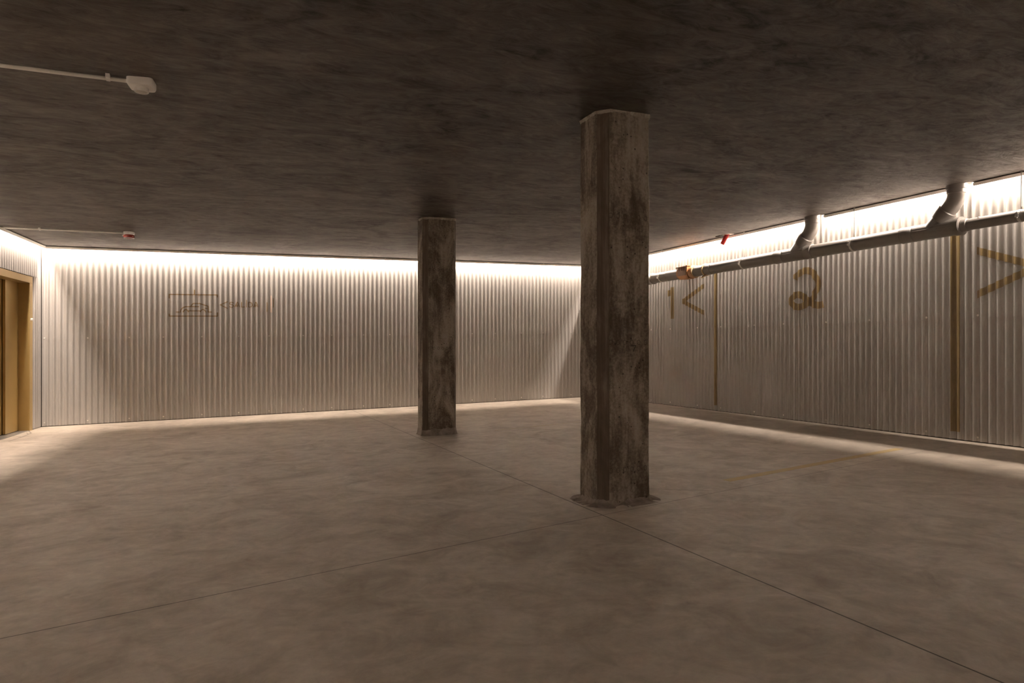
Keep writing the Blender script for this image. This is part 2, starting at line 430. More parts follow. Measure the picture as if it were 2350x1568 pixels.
def slot(idx, w, u0, u1, breaks, led_label, tabs=(), SLOT=SLOT, led_breaks=(), set_back=0.030):
    LED_A = SLOT - set_back
    bm = bmesh.new(); bg = bmesh.new(); pieces = []; cur = u0
    for a, b in breaks: pieces.append((cur, a)); cur = b
    pieces.append((cur, u1))
    for a, b in pieces:
        run_lip(bm, w, a, b, SLOT)
        run_box(bg, w, a, b, SLOT - 0.009, SLOT - 0.004, H - 0.033, H + 0.05)
    t = setp(obj('trim_%d' % idx, bm, M['trim']), kind='structure')
    obj('shadow_gap', bg, M['gap'], t)
    for u in tabs:
        bt = bmesh.new(); run_box(bt, w, u - 0.006, u + 0.006, SLOT, SLOT + 0.004, H - 0.041, H - 0.002)
        obj('joint_clip', bt, M['white'], t)
    r = thing('led_strip', led_label, 'light strip', w.pt(u0, H + 0.03, 0.03), 0, 'LED strips in the ceiling slot')
    Mi = Matrix.Translation(-r.location)
    bc = bmesh.new()
    ends = [u0] + [q for ab in led_breaks for q in ab] + [u1]
    for a, b in zip(ends[::2], ends[1::2]): run_box(bc, w, a, b, LED_A - 0.009, LED_A + 0.009, H + 0.026, H + 0.036)
    bc.transform(Mi); obj('channel', bc, M['alu'], r)
    be = bmesh.new()
    segs = []; cur = u0 + 0.03
    for a, b in led_breaks: segs.append((cur, a)); cur = b
    segs.append((cur, u1))
    us = []
    for a, b in segs:
        k = max(1, int((b - a)/0.8)); us += [a + (b - a)*i/k for i in range(k+1)] + [None]
    pr = None
    for u in us:
        if u is None: pr = None; continue
        q = [be.verts.new(w.pt(u, H + 0.022 - LED_TILT*s, LED_A + s*0.0065)) for s in (-1, 1)]
        if pr:
            f = be.faces.new((pr[0], pr[1], q[1], q[0])); f.normal_update()
            if f.normal.z > 0: f.normal_flip()
        pr = q
    be.transform(Mi); obj('diffuser', be, M['led'], r)
LED_TILT = 0.0010
slot(1, back, SLOT_L - 0.004, back.L - SLOT, [], 'thin LED light strip hidden in the slot above the back wall', [x - XL for x in (-.236, 2.70, 5.64)])
slot(2, right, SLOT, right.L - SLOT, [(YB - V1 - 0.06, YB - V1 + 0.140), (YB - V2 - 0.06, YB - V2 + 0.140)], 'thin LED light strip hidden in the slot above the right wall with the pipe', led_breaks=[(YB - V1 - 0.094, YB - V1 + 0.094), (YB - V2 - 0.094, YB - V2 + 0.094)], set_back=0.036)
slot(3, left, SLOT, left.L - SLOT, [], 'thin LED light strip hidden in the slot above the bronze lift door', SLOT=SLOT_L, set_back=0.026)
if True:
    slot(4, front, SLOT, front.L - SLOT, [], 'thin LED light strip in the slot of the wall behind the viewer')

# dark joint in the left corner
bm = bmesh.new(); run_box(bm, back, 0.001, 0.009, -0.012, -0.002, 0.02, H)
setp(obj('trim_5', bm, M['gap']), kind='structure')

# ------------------------------------------------------------------ paint on the corrugated walls
def conform(name, w, polys, m, parent=None, off=0.0012):
    """flat outlines (u, z) cut along the waves and laid on the sheet"""
    bm = bmesh.new()
    for poly in polys:
        vs = [bm.verts.new((u, z, 0)) for u, z in poly]
        try: bm.faces.new(vs)
        except ValueError: pass
    bmesh.ops.triangulate(bm, faces=bm.faces[:])
    us = [v.co.x for v in bm.verts]; st = PITCH/18
    k = math.floor(min(us)/st)
    while k*st < max(us):
        bmesh.ops.bisect_plane(bm, geom=bm.verts[:] + bm.edges[:] + bm.faces[:], plane_co=(k*st, 0, 0), plane_no=(1, 0, 0), dist=1e-6)
        k += 1
    for v in bm.verts:
        u, z = v.co.x, v.co.y
        v.co = w.pt(u, z, w.prof(u) + 0.0042 + off)
    bmesh.ops.recalc_face_normals(bm, faces=bm.faces)
    for f in bm.faces:
        f.normal_update()
        if f.normal.xy.dot(w.n) < 0: f.normal_flip()
    return obj(name, bm, m, parent, smooth='all')
def stroke(pts, wd, closed=False):
    """mitred band along a polyline -> quads"""
    pts = [Vector(p) for p in pts]; n = len(pts); L = []; R = []
    for i, p in enumerate(pts):
        a = pts[i-1] if i > 0 else (pts[-2] if closed else None); b = pts[i+1] if i < n-1 else (pts[1] if closed else None)
        d1 = (p - a).normalized() if a is not None else None; d2 = (b - p).normalized() if b is not None else None
        if d1 is None: d1 = d2
        if d2 is None: d2 = d1
        t = (d1 + d2)
        t = t.normalized() if t.length > 1e-6 else d1
        nn = Vector((-t.y, t.x)); s = wd/2/max(0.45, nn.dot(Vector((-d1.y, d1.x))))
        L.append(p + nn*s); R.append(p - nn*s)
    return [[L[i], R[i], R[i+1], L[i+1]] for i in range(n-1)]
def smooth_line(pts, k=6):
    P = [Vector(p) for p in pts]; out = []
    for i in range(len(P)-1):
        p0 = P[max(i-1, 0)]; p1 = P[i]; p2 = P[i+1]; p3 = P[min(i+2, len(P)-1)]
        for j in range(k):
            t = j/k
            out.append(0.5*((2*p1) + (p2-p0)*t + (2*p0-5*p1+4*p2-p3)*t*t + (3*p1-p0-3*p2+p3)*t*t*t))
    out.append(P[-1]); return out
def circle(cx, cz, r, k=14): return [(cx + r*math.cos(2*PI*i/k), cz + r*math.sin(2*PI*i/k)) for i in range(k+1)]
bu = lambda pts: [(x - XL, z) for x, z in pts]
ru = lambda pts: [(YB - y, z) for y, z in pts]

# car pictogram
cp = thing('car_pictogram', 'small line drawing of a car inside square brackets painted on the back wall', 'sign', back.pt(-0.18 - XL, 1.535, 0.012))
def place(o, root):
    o.parent = root; o.matrix_parent_inverse = Matrix.Translation(-root.location); return o
BW = 0.0145
br = []
for l in ([(-0.5106, 1.8004), (-0.5106, 1.8586), (0.1444, 1.8586), (0.1444, 1.8225)], [(-0.1715, 1.9328), (-0.1715, 1.8586)], [(-0.5106, 1.5727), (-0.5106, 1.5376), (0.1444, 1.5376), (0.1444, 1.5937)]):
    br += stroke(bu(l), BW)
place(conform('bracket_frame', back, br, M['golddark']), cp)
cs = []
for l in ([(-0.4213, 1.5978), (-0.3732, 1.5978)],
          [(-0.3611, 1.5907), (-0.3601, 1.6118), (-0.3531, 1.6339), (-0.3401, 1.6519), (-0.3210, 1.6660), (-0.3019, 1.6750), (-0.2889, 1.6790), (-0.1083, 1.6790)],
          [(-0.2197, 1.6880), (-0.2066, 1.7061), (-0.1906, 1.7252), (-0.1776, 1.7282), (-0.1053, 1.7282), (-0.0853, 1.7221), (-0.0391, 1.7041), (0.0010, 1.6920), (0.0150, 1.6860), (0.0160, 1.6750), (0.0160, 1.5988), (0.0672, 1.5988)],
          [(-0.0291, 1.6549), (0.0040, 1.6549)],
          [(-0.3270, 1.5947), (-0.3180, 1.6118), (-0.3049, 1.6289), (-0.2889, 1.6339), (-0.2718, 1.6289), (-0.2588, 1.6128), (-0.2508, 1.5947)],
          [(-0.2558, 1.6158), (-0.0923, 1.6158)],
          [(-0.0923, 1.5968), (-0.0843, 1.6168), (-0.0722, 1.6309), (-0.0542, 1.6369), (-0.0361, 1.6278), (-0.0221, 1.6128), (-0.0130, 1.5937)]):
    cs += stroke(bu(l), 0.0135)
place(conform('car_outline', back, cs, M['golddark'], off=0.0016), cp)
# exit lettering
ex_ = thing('exit_lettering', 'small painted word SALÍDA with a left pointing arrowhead on the back wall', 'sign', back.pt(.45 - XL, 1.67, 0.012))
place(conform('arrowhead', back, stroke(bu([(0.2889, 1.7593), (0.1856, 1.7081), (0.2889, 1.6549)]), 0.0125), M['golddark']), ex_)
LETTERS = [
    [smooth_line([(0.3701, 1.7322), (0.3631, 1.7442), (0.3431, 1.7502), (0.3230, 1.7452), (0.3150, 1.7312), (0.3230, 1.7191), (0.3441, 1.7131), (0.3631, 1.7071), (0.3712, 1.6920), (0.3611, 1.6770), (0.3411, 1.6720), (0.3210, 1.6770), (0.3130, 1.6880)], 4)],
    [[(0.3882, 1.6740), (0.4223, 1.7512), (0.4303, 1.7512), (0.4604, 1.6740)], circle(0.4203, 1.6971, .0125)],
    [[(0.4835, 1.7522), (0.4835, 1.6780), (0.5337, 1.6780)]],
    [[(0.5557, 1.7863), (0.5557, 1.6740)]],
    [[(0.5858, 1.7512), (0.5858, 1.6780), (0.6049, 1.6780), (0.6269, 1.6840), (0.6400, 1.7001), (0.6420, 1.7181), (0.6310, 1.7382), (0.6099, 1.7512), (0.5818, 1.7512)]],
    [[(0.6610, 1.6760), (0.6891, 1.7522), (0.6962, 1.7522), (0.7242, 1.6760)], circle(0.6831, 1.6991, .0115)]]
for L in LETTERS:
    q = []
    for l in L: q += stroke(bu(l), 0.0110)
    place(conform('letter', back, q, M['golddark']), ex_)
setp(conform('painted_bar', back, stroke(bu([(0.8546, 1.7522), (0.8546, 1.6048)]), 0.011), M['golddark']), 'short dark upright paint stroke nearest the word SALÍDA', 'paint mark')
setp(conform('painted_bar', back, stroke(bu([(0.9489, 1.8184), (0.9489, 1.6740)]), 0.0105), M['golddark']), 'short dark upright paint stroke right of the pale pink one', 'paint mark')
setp(conform('painted_bar', back, stroke(bu([(0.9158, 1.8566), (0.9158, 1.5927)]), 0.024), M['pale'], off=0.0009), 'faded pale pink upright paint bar between two dark strokes', 'paint mark')
# right wall numbers
setp(conform('painted_numeral', right, [ru([(8.9331, 1.8924), (8.9331, 1.3888), (8.8537, 1.3888), (8.8537, 1.8924)]), ru([(9.0336, 1.8442), (9.0336, 1.7507), (8.9331, 1.7608), (8.9331, 1.8623)])], M['gold']),
     'mustard painted numeral 1 on the corrugated right wall under the orange valve', 'wall number')
setp(conform('painted_chevron', right, [ru([(8.6567, 1.6803), (8.6567, 1.6502), (8.5602, 1.6502), (8.1289, 1.8251), (8.1289, 1.8945)]), ru([(8.6567, 1.6502), (8.6567, 1.6180), (8.1289, 1.4029), (8.1289, 1.4733), (8.5602, 1.6502)])], M['gold']),
     'mustard painted chevron pointing left beside the numeral 1', 'wall arrow')
two = smooth_line([(6.4191, 1.7849), (6.3819, 1.8331), (6.3266, 1.8613), (6.2714, 1.8754), (6.2352, 1.8764), (6.1869, 1.8653), (6.1336, 1.8321), (6.0904, 1.7799), (6.0653, 1.7206), (6.0643, 1.6733), (6.0814, 1.6231), (6.1105, 1.5708), (6.1437, 1.5245), (6.1919, 1.4843), (6.2714, 1.4492), (6.3628, 1.4301), (6.4382, 1.4542), (6.4714, 1.5155), (6.4382, 1.5708), (6.3709, 1.5889), (6.3015, 1.5648), (6.2352, 1.5215), (6.1759, 1.4773), (6.1166, 1.4471), (6.0462, 1.4361), (5.9778, 1.4451)], 5)
setp(conform('painted_numeral', right, stroke(ru([tuple(p) for p in two]), 0.084), M['gold']),
     'large looped mustard numeral 2 painted on the corrugated right wall', 'wall number')
setp(conform('painted_chevron', right, [ru([(4.1896, 1.8894), (4.1896, 1.8171), (3.7443, 1.6432), (3.6920, 1.6432), (3.6920, 1.6924)]), ru([(3.6920, 1.6432), (3.7443, 1.6432), (4.1866, 1.4642), (4.1866, 1.3899), (3.6920, 1.5929)])], M['gold']),
     'mustard painted chevron pointing right at the right edge of the photo', 'wall arrow')
for ya, yb_, lab in ((7.936, 7.870, 'mustard vertical bay stripe on the right wall between numerals 1 and 2'), (4.436, 4.349, 'mustard vertical bay stripe on the right wall beside the right pointing chevron')):
    setp(conform('wall_stripe', right, [ru([(ya, 2.033), (ya, 0.084), (yb_, 0.084), (yb_, 2.033)])], M['gold']), lab, 'bay marking')

# floor stripes
def floor_stripe(x0, y0, x1, y1, wd, m, label):
    bm = bmesh.new(); d = Vector((x1-x0, y1-y0)).normalized(); nn = Vector((-d.y, d.x))*wd/2
    c = [(x0+nn.x, y0+nn.y), (x0-nn.x, y0-nn.y), (x1-nn.x, y1-nn.y), (x1+nn.x, y1+nn.y)]
    lo = [bm.verts.new((x, y, fz(x, y) - 0.001)) for x, y in c]; hi = [bm.verts.new((x, y, fz(x, y) + 0.0012)) for x, y in c]
    bm.faces.new(hi); bm.faces.new(lo[::-1])
    for i in range(4): bm.faces.new((lo[i], lo[(i+1) % 4], hi[(i+1) % 4], hi[i]))
    bmesh.ops.recalc_face_normals(bm, faces=bm.faces)
    return setp(obj('floor_stripe', bm, m), label, 'bay marking')
floor_stripe(3.48, 3.932, 5.84, 4.298, 0.075, M['floorpaint'], 'worn mustard bay stripe on the floor right of the near column')
floor_stripe(3.15, 7.555, 5.3, 7.935, 0.06, M['floorpaint2'], 'faded cream bay stripe on the floor behind the near column')

# ------------------------------------------------------------------ columns
def column(label, x0, x1, y0, y1, ch, m, seed, chl=None):
    cx, cy = (x0+x1)/2, (y0+y1)/2
    z0 = fz(cx, cy)
    r = thing('concrete_column', label, 'column', (cx, cy, z0))
    a, b = (x1-x0)/2, (y1-y0)/2; g = 0.006
    cl = chl or ch
    base = [(-a, b-ch), (-a, -b+cl[1]), (-a+0.004, -b+cl[1]-0.004), (-a+cl[0]-0.010, -b+0.012), (-a+cl[0]-0.003, -b+0.009), (-a+cl[0], -b), (a-ch*0.7, -b), (a-ch*.7+0.004, -b+0.004), (a, -b+ch), (a, b-ch), (a-ch, b), (-a+ch, b)] if not isinstance(ch, tuple) else None
    # resample
    pts = []
    for i in range(len(base)):
        p, q = Vector(base[i]), Vector(base[(i+1) % len(base)])
        k = max(1, int((q-p).length/0.010))
        for j in range(k): pts.append(p + (q-p)*j/k)
    nz = 110; bm = bmesh.new(); rings = []
    tx, ty = SLOPE*CA, -SLOPE*SA
    for i in range(nz+1):
        z = H*i/nz; ring = []
        for p in pts:
            nv = noise.noise(Vector((p.x*5+seed, p.y*5, z*3.0)))*0.0045 + noise.noise(Vector((p.x*24+seed, p.y*24, z*20)))*0.0022
            # the arrises are chipped
            cr = min(abs(abs(p.x)-a) + abs(abs(p.y)-b), 0.12)
            d = p.normalized()
            q = p + d*nv
            ring.append(bm.verts.new((q.x, q.y, z*(1) + (tx*q.x + ty*q.y))))
        rings.append(ring)
    n = len(pts)
    for A, B in zip(rings, rings[1:]):
        for j in range(n): bm.faces.new((A[j], A[(j+1) % n], B[(j+1) % n], B[j]))
    bm.faces.new(rings[0][::-1]); bm.faces.new(rings[-1])
    bmesh.ops.recalc_face_normals(bm, faces=bm.faces)
    bm.faces.ensure_lookup_table()
    so = obj('shaft', bm, m, r); so.data.materials.append(M['chamfer'])
    for p in so.data.polygons:
        nx, ny = p.normal.x, p.normal.y
        c = p.center
        on = c.x < -a + cl[0] - 0.004 and c.y < -b + cl[1] - 0.006
        if on or (c.x > a - ch*0.7 + 0.004 and c.y < -b + ch - 0.006): p.material_index = 1
    # rough mortar collar under the slab and fillet on the floor
    def collar(name, prof, mm, amp):
        bm = bmesh.new(); rr = []
        for (o, z) in prof:
            ring = []
            for p in pts:
                d = Vector((p.x/a, p.y/b)).normalized()
                s = noise.noise(Vector((p.x*14+seed*2, p.y*14, z*9)))
                q = p + d*(o + (amp*s if o > 0.001 else 0))
                zz = z + (amp*(1.6*noise.noise(Vector((p.x*11, p.y*11+seed, 3.0+z))) + 1.3*noise.noise(Vector((p.x*45, p.y*45+seed, 1.0)))) if 0.001 < z < H-0.001 else 0)
                ring.append(bm.verts.new((q.x, q.y, zz + tx*q.x + ty*q.y)))
            rr.append(ring)
        for A, B in zip(rr, rr[1:]):
            for j in range(n): bm.faces.new((A[j], A[(j+1) % n], B[(j+1) % n], B[j]))
        bmesh.ops.recalc_face_normals(bm, faces=bm.faces)
        return obj(name, bm, mm, r, smooth='all')
    collar('mortar_collar', [(0.0012, H-0.022), (0.003, H-0.015), (0.0065, H-0.006), (0.009, H)], M['rim'], 0.005)
    return r, pts, collar, a, b
c1, p1, col1, a1, b1 = column('near concrete column with a scrawled 7 on its front, tallest in the photo', 2.258, 2.648, 3.672, 3.995, 0.055, M['col1'], 3.0, (0.062, 0.072))
col1('mortar_fillet', [(0.075, 0.0), (0.045, 0.003), (0.018, 0.007), (0.006, 0.016), (0.0012, 0.032)], M['skirt'], 0.007)
# scrawled 7
bm = bmesh.new()
for q in stroke([(-0.018, 1.008), (0.020, 1.010), (0.002, 0.972)], 0.005):
    bm.faces.new([bm.verts.new((p.x + 0.030, -b1 - 0.008, p.y)) for p in q])
o7 = obj('scrawled_seven', bm, M['black'], c1)
c2, p2, col2, a2, b2 = column('far concrete column standing free in front of the back wall', 2.250, 2.655, 7.50, 7.79, 0.055, M['col2'], 11.0, (0.062, 0.060))
col2('mortar_fillet', [(0.02, 0.0), (0.012, 0.02), (0.006, 0.05), (0.0005, 0.075)], M['skirt'], 0.008)

# ------------------------------------------------------------------ lift door
dr = setp(bpy.data.objects.new('door_1', None), kind='structure'); C.objects.link(dr)
dr.location = left.pt(D0, 0, 0)
dr['label'] = 'bronze lacquered lift door with two sliding leaves at the left edge'
Mi = Matrix.Translation(-dr.location)
def dpart(name, boxes, m, parent=dr):
    bm = bmesh.new()
    for (u0, u1, o0, o1, z0, z1) in boxes: run_box(bm, left, u0, u1, o0, o1, z0, z1)
    bm.transform(Mi)
    o = obj(name, bm, m, parent)
    md = o.modifiers.new('b', 'BEVEL'); md.width = 0.002; md.segments = 2
    return o
O0, O1, OH = 0.461, 1.626, 1.955
dpart('jamb', [(D0, O0, -0.14, 0.004, 0.0, OH)], M['brass'])
dpart('jamb', [(O1, D1, -0.14, 0.004, 0.0, OH)], M['brass'])
dpart('lintel', [(D0, D1, -0.14, 0.004, OH + 0.001, DH)], M['brass'])
dpart('door_leaf', [(O0 + 0.002, 0.905, -0.152, -0.122, 0.012, OH + 0.03)], M['brass'])
dpart('door_leaf', [(0.88, O1 + 0.02, -0.192, -0.160, 0.012, OH + 0.03)], M['brass'])
dpart('sill', [(O0 - 0.02, O1 + 0.02, -0.25, -0.002, -0.01, 0.006)], M['alu'])
dpart('lift_shaft', [(O0 - 0.08, O1 + 0.08, -0.30, -0.26, -0.02, OH + 0.1)], M['gap'])
bt = thing('call_plate', 'small white call button plate on the bronze lift door jamb', 'button', left.pt(0.394, 1.475, 0.006))
bm = bmesh.new(); run_box(bm, left, 0.360, 0.428, 0.004, 0.012, 1.462, 1.492); bm.transform(Matrix.Translation(-bt.location))
ob = obj('plate', bm, M['white'], bt); md = ob.modifiers.new('b', 'BEVEL'); md.width = 0.003; md.segments = 2
bm = bmesh.new(); add_lathe(bm, [(0.009, 0.0), (0.009, 0.003), (0.007, 0.0045), (0, 0.0045)], left.pt(0.394, 1.477, 0.012) - bt.location, (LN.x, LN.y, 0), 16)
obj('push_button', bm, M['alu'], bt, smooth=True)

# ------------------------------------------------------------------ drain pipe
def zrel(z, y, x=PIPE_X): return z + fz(x, y)
PZ = lambda y: 2.069 + (7.7 - y)*0.0075 + fz(PIPE_X, y)     # falls towards the far end
PP = lambda y: Vector((PIPE_X, y, PZ(y)))
RM, RS = 0.078, 0.055
dp = thing('drain_pipe', 'long dark grey plastic drain pipe with two branches along the right wall', 'pipe', PP(6.0))
Mi = Matrix.Translation(-dp.location)
def ppart(name, m=None, fn=None, parent=dp):
    bm = bmesh.new(); fn(bm); bm.transform(Mi); return obj(name, bm, m or M['pvc'], parent, smooth=True)
W1A, W1B = 6.459, 6.017      # first wye body
W2A, W2B = 4.725, 4.237
ppart('pipe_section', fn=lambda bm: add_tube(bm, [PP(11.20), PP(8.49)], RM, 40))
ppart('pipe_section', fn=lambda bm: add_tube(bm, [PP(8.27), PP(W1A - 0.02)], RM, 40))
ppart('pipe_section', fn=lambda bm: add_tube(bm, [PP(W1B + 0.02), PP(W2A - 0.02)], RM, 40))
ppart('pipe_section', fn=lambda bm: add_tube(bm, [PP(W2B + 0.03), PP(-7.9)], RS, 36))
def sleeve(bm, ya, yb_, r, lip=0.006):
    add_tube(bm, [PP(ya), PP(ya - 0.006), PP(ya - 0.012), PP(yb_ + 0.012), PP(yb_ + 0.006), PP(yb_)], [r - 0.004, r + lip, r, r, r + lip, r - 0.004], 40)
def wye(ya, yb_, yv, small=False):
    """wye fitting: sockets, 45 degree branch, elbow and drop"""
    def body(bm):
        sleeve(bm, ya + 0.14, ya - 0.01, RM + 0.0045, 0.0025)
        add_tube(bm, [PP(ya), PP(yb_)], RM + 0.0035, 40)
        if small: add_tube(bm, [PP(yb_ + 0.06), PP(yb_ + 0.055), PP(yb_ + 0.005), PP(yb_), PP(yb_ - 0.05), PP(yb_ - 0.055)], [RM + .002, RM + 0.011, RM + 0.011, RS + 0.012, RS + 0.006, RS], 40)
        else: sleeve(bm, yb_ + 0.10, yb_ - 0.01, RM + 0.0055, 0.0025)
    f = ppart('wye_fitting', fn=body)
    zb = PZ(yv + 0.25); ztop = H + fz(PIPE_X, yv)
    # branch axis meets the main axis at yj, climbs at 45 degrees to the elbow at yv
    zel = ztop - 0.150                         # axis height of the elbow corner
    yj = yv + (zel - PZ(yv + 0.2))
    J = PP(yj); E = Vector((PIPE_X, yv, zel)); dv = (E - J).normalized()
    Lb = (E - J).length
    def branch(bm):
        add_tube(bm, [J, J + dv*(Lb - 0.225)], RM, 40)
        s = Lb - 0.235
        add_tube(bm, [J + dv*s, J + dv*(s + 0.006), J + dv*(s + 0.115), J + dv*(s + 0.121)], [RM, RM + 0.0105, RM + 0.0105, RM + 0.003], 40)
    ppart('branch', fn=branch)
    def elbow(bm):
        path = []; c = 0.075
        A_ = E - dv*0.13; path.append(A_)
        for i in range(9):
            t = i/8; p0 = E - dv*c; p2 = E + Vector((0, 0, c))
            path.append(p0*(1-t)**2 + E*2*t*(1-t) + p2*t*t)
        path.append(E + Vector((0, 0, 0.085)))
        add_tube(bm, path, RM, 40)
    ppart('elbow', fn=elbow)
    def drop(bm):
        z0 = zel + 0.062
        add_tube(bm, [(PIPE_X, yv, z0), (PIPE_X, yv, z0 + 0.006), (PIPE_X, yv, ztop - 0.042), (PIPE_X, yv, ztop - 0.04), (PIPE_X, yv, ztop - 0.03), (PIPE_X, yv, ztop + 0.09)], [RM - .002, RM + 0.004, RM + 0.004, RM + 0.009, RM + 0.009, RM + 0.009], 40)
    ppart('drop_socket', fn=drop)
    # moulding seams catch the light
    def seam(bm):
        o = Vector((-(RM + 0.0042), 0, 0.012))
        add_tube(bm, [PP(ya - 0.02) + o, PP(yb_ + 0.03) + o], 0.0022, 6)
        o2 = Vector((-(RM + 0.0006), 0, 0))
        add_tube(bm, [J + dv*0.09 + o2, J + dv*(Lb - 0.25) + o2], 0.002, 6)
    ppart('moulding_seam', M['pvcseam'], seam, f)
wye(W1A, W1B, V1)
wye(W2A, W2B, V2, True)
ppart('coupling', fn=lambda bm: sleeve(bm, 9.671, 9.218, RM + 0.010, 0.004))
ppart('seal_ring', M['pvcseam'], lambda bm: add_lathe(bm, [(RM, -0.004), (RM + 0.004, -0.003), (RM + 0.004, 0.003), (RM, 0.004)], PP(8.831), (0, 1, 0), 40))
ppart('coupling', fn=lambda bm: sleeve(bm, 7.93, 7.80, RM + 0.004, 0.001))
ppart('seal_ring', M['seal'], lambda bm: add_lathe(bm, [(RM, -0.014), (RM + 0.013, -0.012), (RM + 0.015, 0), (RM + 0.013, 0.012), (RM, 0.014)], PP(7.945), (0, 1, 0), 40))
ppart('drop_of_glue', M['pvcseam'], lambda bm: add_lathe(bm, [(0.0, 0.006), (0.012, 0.003), (0.016, 0)], PP(4.071) + Vector((-0.028, 0, RS*0.87)), (-0.5, 0, 0.86), 12))
# orange backwater valve
bv = thing('backwater_valve', 'orange backwater valve box with bolted cover on the drain pipe', 'valve', PP(8.39))
def vpart(name, m, fn, parent=bv):
    bm = bmesh.new(); fn(bm); bm.transform(Matrix.Translation(-bv.location)); return obj(name, bm, m, parent, smooth=True)
def vbox(bm):
    c = PP(8.39)
    add_box(bm, c.x - 0.086, c.x + 0.086, 8.285, 8.495, c.z - 0.03, c.z + 0.080)
    add_prism(bm, [(-0.086, -0.03), (-0.05, -0.094), (0.05, -0.094), (0.086, -0.03)], 8.285, 8.495,
              Matrix(((1, 0, 0, c.x), (0, 0, 1, 0), (0, 1, 0, c.z), (0, 0, 0, 1))))
    bmesh.ops.recalc_face_normals(bm, faces=bm.faces)
body = vpart('valve_body', M['orange'], vbox)
vpart('side_cover', M['brown'], lambda bm: add_box(bm, PP(8.39).x - 0.095, PP(8.39).x - 0.086, 8.298, 8.490, PP(8.39).z - 0.045, PP(8.39).z + 0.065))
vpart('lid', M['orange'], lambda bm: (add_box(bm, PP(8.3).x - 0.098, PP(8.3).x + 0.11, 8.262, 8.288, PP(8.3).z + 0.0, PP(8.3).z + 0.100), add_box(bm, PP(8.39).x - 0.098, PP(8.39).x + 0.11, 8.262, 8.505, PP(8.39).z + 0.080, PP(8.39).z + 0.092)))
vpart('clip_rail', M['brown'], lambda bm: add_tube(bm, [(PP(8.3).x - 0.103, 8.28, PP(8.3).z + 0.086), (PP(8.5).x - 0.103, 8.512, PP(8.5).z + 0.083)], 0.009, 10))
for i, y in enumerate((8.285, 8.335, 8.39, 8.445, 8.50)):
    vpart('cover_screw', M['brown'], lambda bm: add_lathe(bm, [(0.010, 0), (0.010, 0.008), (0.006, 0.013), (0, 0.013)], (PP(y).x - 0.096, y, PP(y).z + 0.091), (0, 0, 1), 8))
    vpart('cover_rib', M['brown'], lambda bm: add_box(bm, PP(y).x - 0.103, PP(y).x - 0.094, y - 0.006, y + 0.006, PP(y).z + 0.03, PP(y).z + 0.085))
vpart('socket', M['orange'], lambda bm: add_tube(bm, [PP(8.263), PP(8.215), PP(8.21), PP(8.19), PP(8.185)], [0.089, 0.089, 0.095, 0.095, 0.081], 36))
vpart('socket_ring', M['seal'], lambda bm: add_lathe(bm, [(RM, -0.006), (RM + 0.014, -0.005), (RM + 0.014, 0.005), (RM, 0.006)], PP(8.175), (0, 1, 0), 36))
vpart('socket', M['orange'], lambda bm: add_tube(bm, [PP(8.53), PP(8.495)], 0.089, 36))
# pipe hangers
def hanger(y, label, r, yrod):
    h_ = thing('pipe_hanger', label, 'pipe hanger', PP(y), 0, 'hangers of the grey drain pipe')
    Mh = Matrix.Translation(-h_.location)
    def part(name, m, fn, parent=h_):
        bm = bmesh.new(); fn(bm); bm.transform(Mh); return obj(name, bm, m, parent, smooth=True)
    c = PP(y)
    part('clamp_ring', M['zinc'], lambda bm: add_lathe(bm, [(r - 0.001, -0.0125), (r + 0.0035, -0.0125), (r + 0.0035, 0.0125), (r - 0.001, 0.0125)], c, (0, 1, 0), 40))
    part('clamp_lug', M['zinc'], lambda bm: add_box(bm, c.x - r - 0.024, c.x - r, y - 0.0125, y + 0.0125, c.z + 0.004, c.z + 0.020))
    part('clamp_lug', M['zinc'], lambda bm: add_box(bm, c.x - r - 0.024, c.x - r, y - 0.0125, y + 0.0125, c.z - 0.018, c.z - 0.002))
    part('clamp_bolt', M['zinc'], lambda bm: add_lathe(bm, [(0.0075, 0), (0.0075, 0.006), (0.0035, 0.006), (0.0035, 0.05), (0.007, 0.05), (0.007, 0.057), (0, 0.057)], (c.x - r - 0.014, y, c.z - 0.027), (0, 0, 1), 8))
    part('nut', M['zinc'], lambda bm: add_lathe(bm, [(0.009, 0), (0.009, 0.022), (0, 0.022)], (c.x, y, c.z + r + 0.002), (0, 0, 1), 6))
    ztop = H + fz(c.x, y)
    part('threaded_rod', M['zinc'], lambda bm: add_tube(bm, [(c.x, y, c.z + r + 0.005), (c.x, y, ztop + 0.002)], 0.0048, 10))
    part('slab_anchor', M['zinc'], lambda bm: add_lathe(bm, [(0.014, 0), (0.014, -0.003), (0.009, -0.004), (0.009, -0.020), (0, -0.020)], (c.x, y, ztop + 0.001), (0, 0, 1), 10))
hanger(9.002, 'pipe hanger left of the orange valve, next to the near column', RM, 8.997)
hanger(7.178, 'pipe hanger between the orange valve and the first pipe branch', RM, 7.138)
hanger(5.449, 'pipe hanger between the two pipe branches', RM, 5.439)
hanger(3.720, 'pipe hanger on the thin pipe section at the right edge', RS, 3.710)
# small pale inspection flap under the pipe
bm = bmesh.new(); c = PP(7.93)
add_box(bm, -0.04, 0.04, -0.02, 0.02, -0.008, 0.008, Matrix.Translation(c + Vector((-0.055, 0, -RM - 0.022))) @ Matrix.Rotation(-0.55, 4, 'Y'))
bm.transform(Mi); obj('clamp_flap', bm, M['seal'], dp)

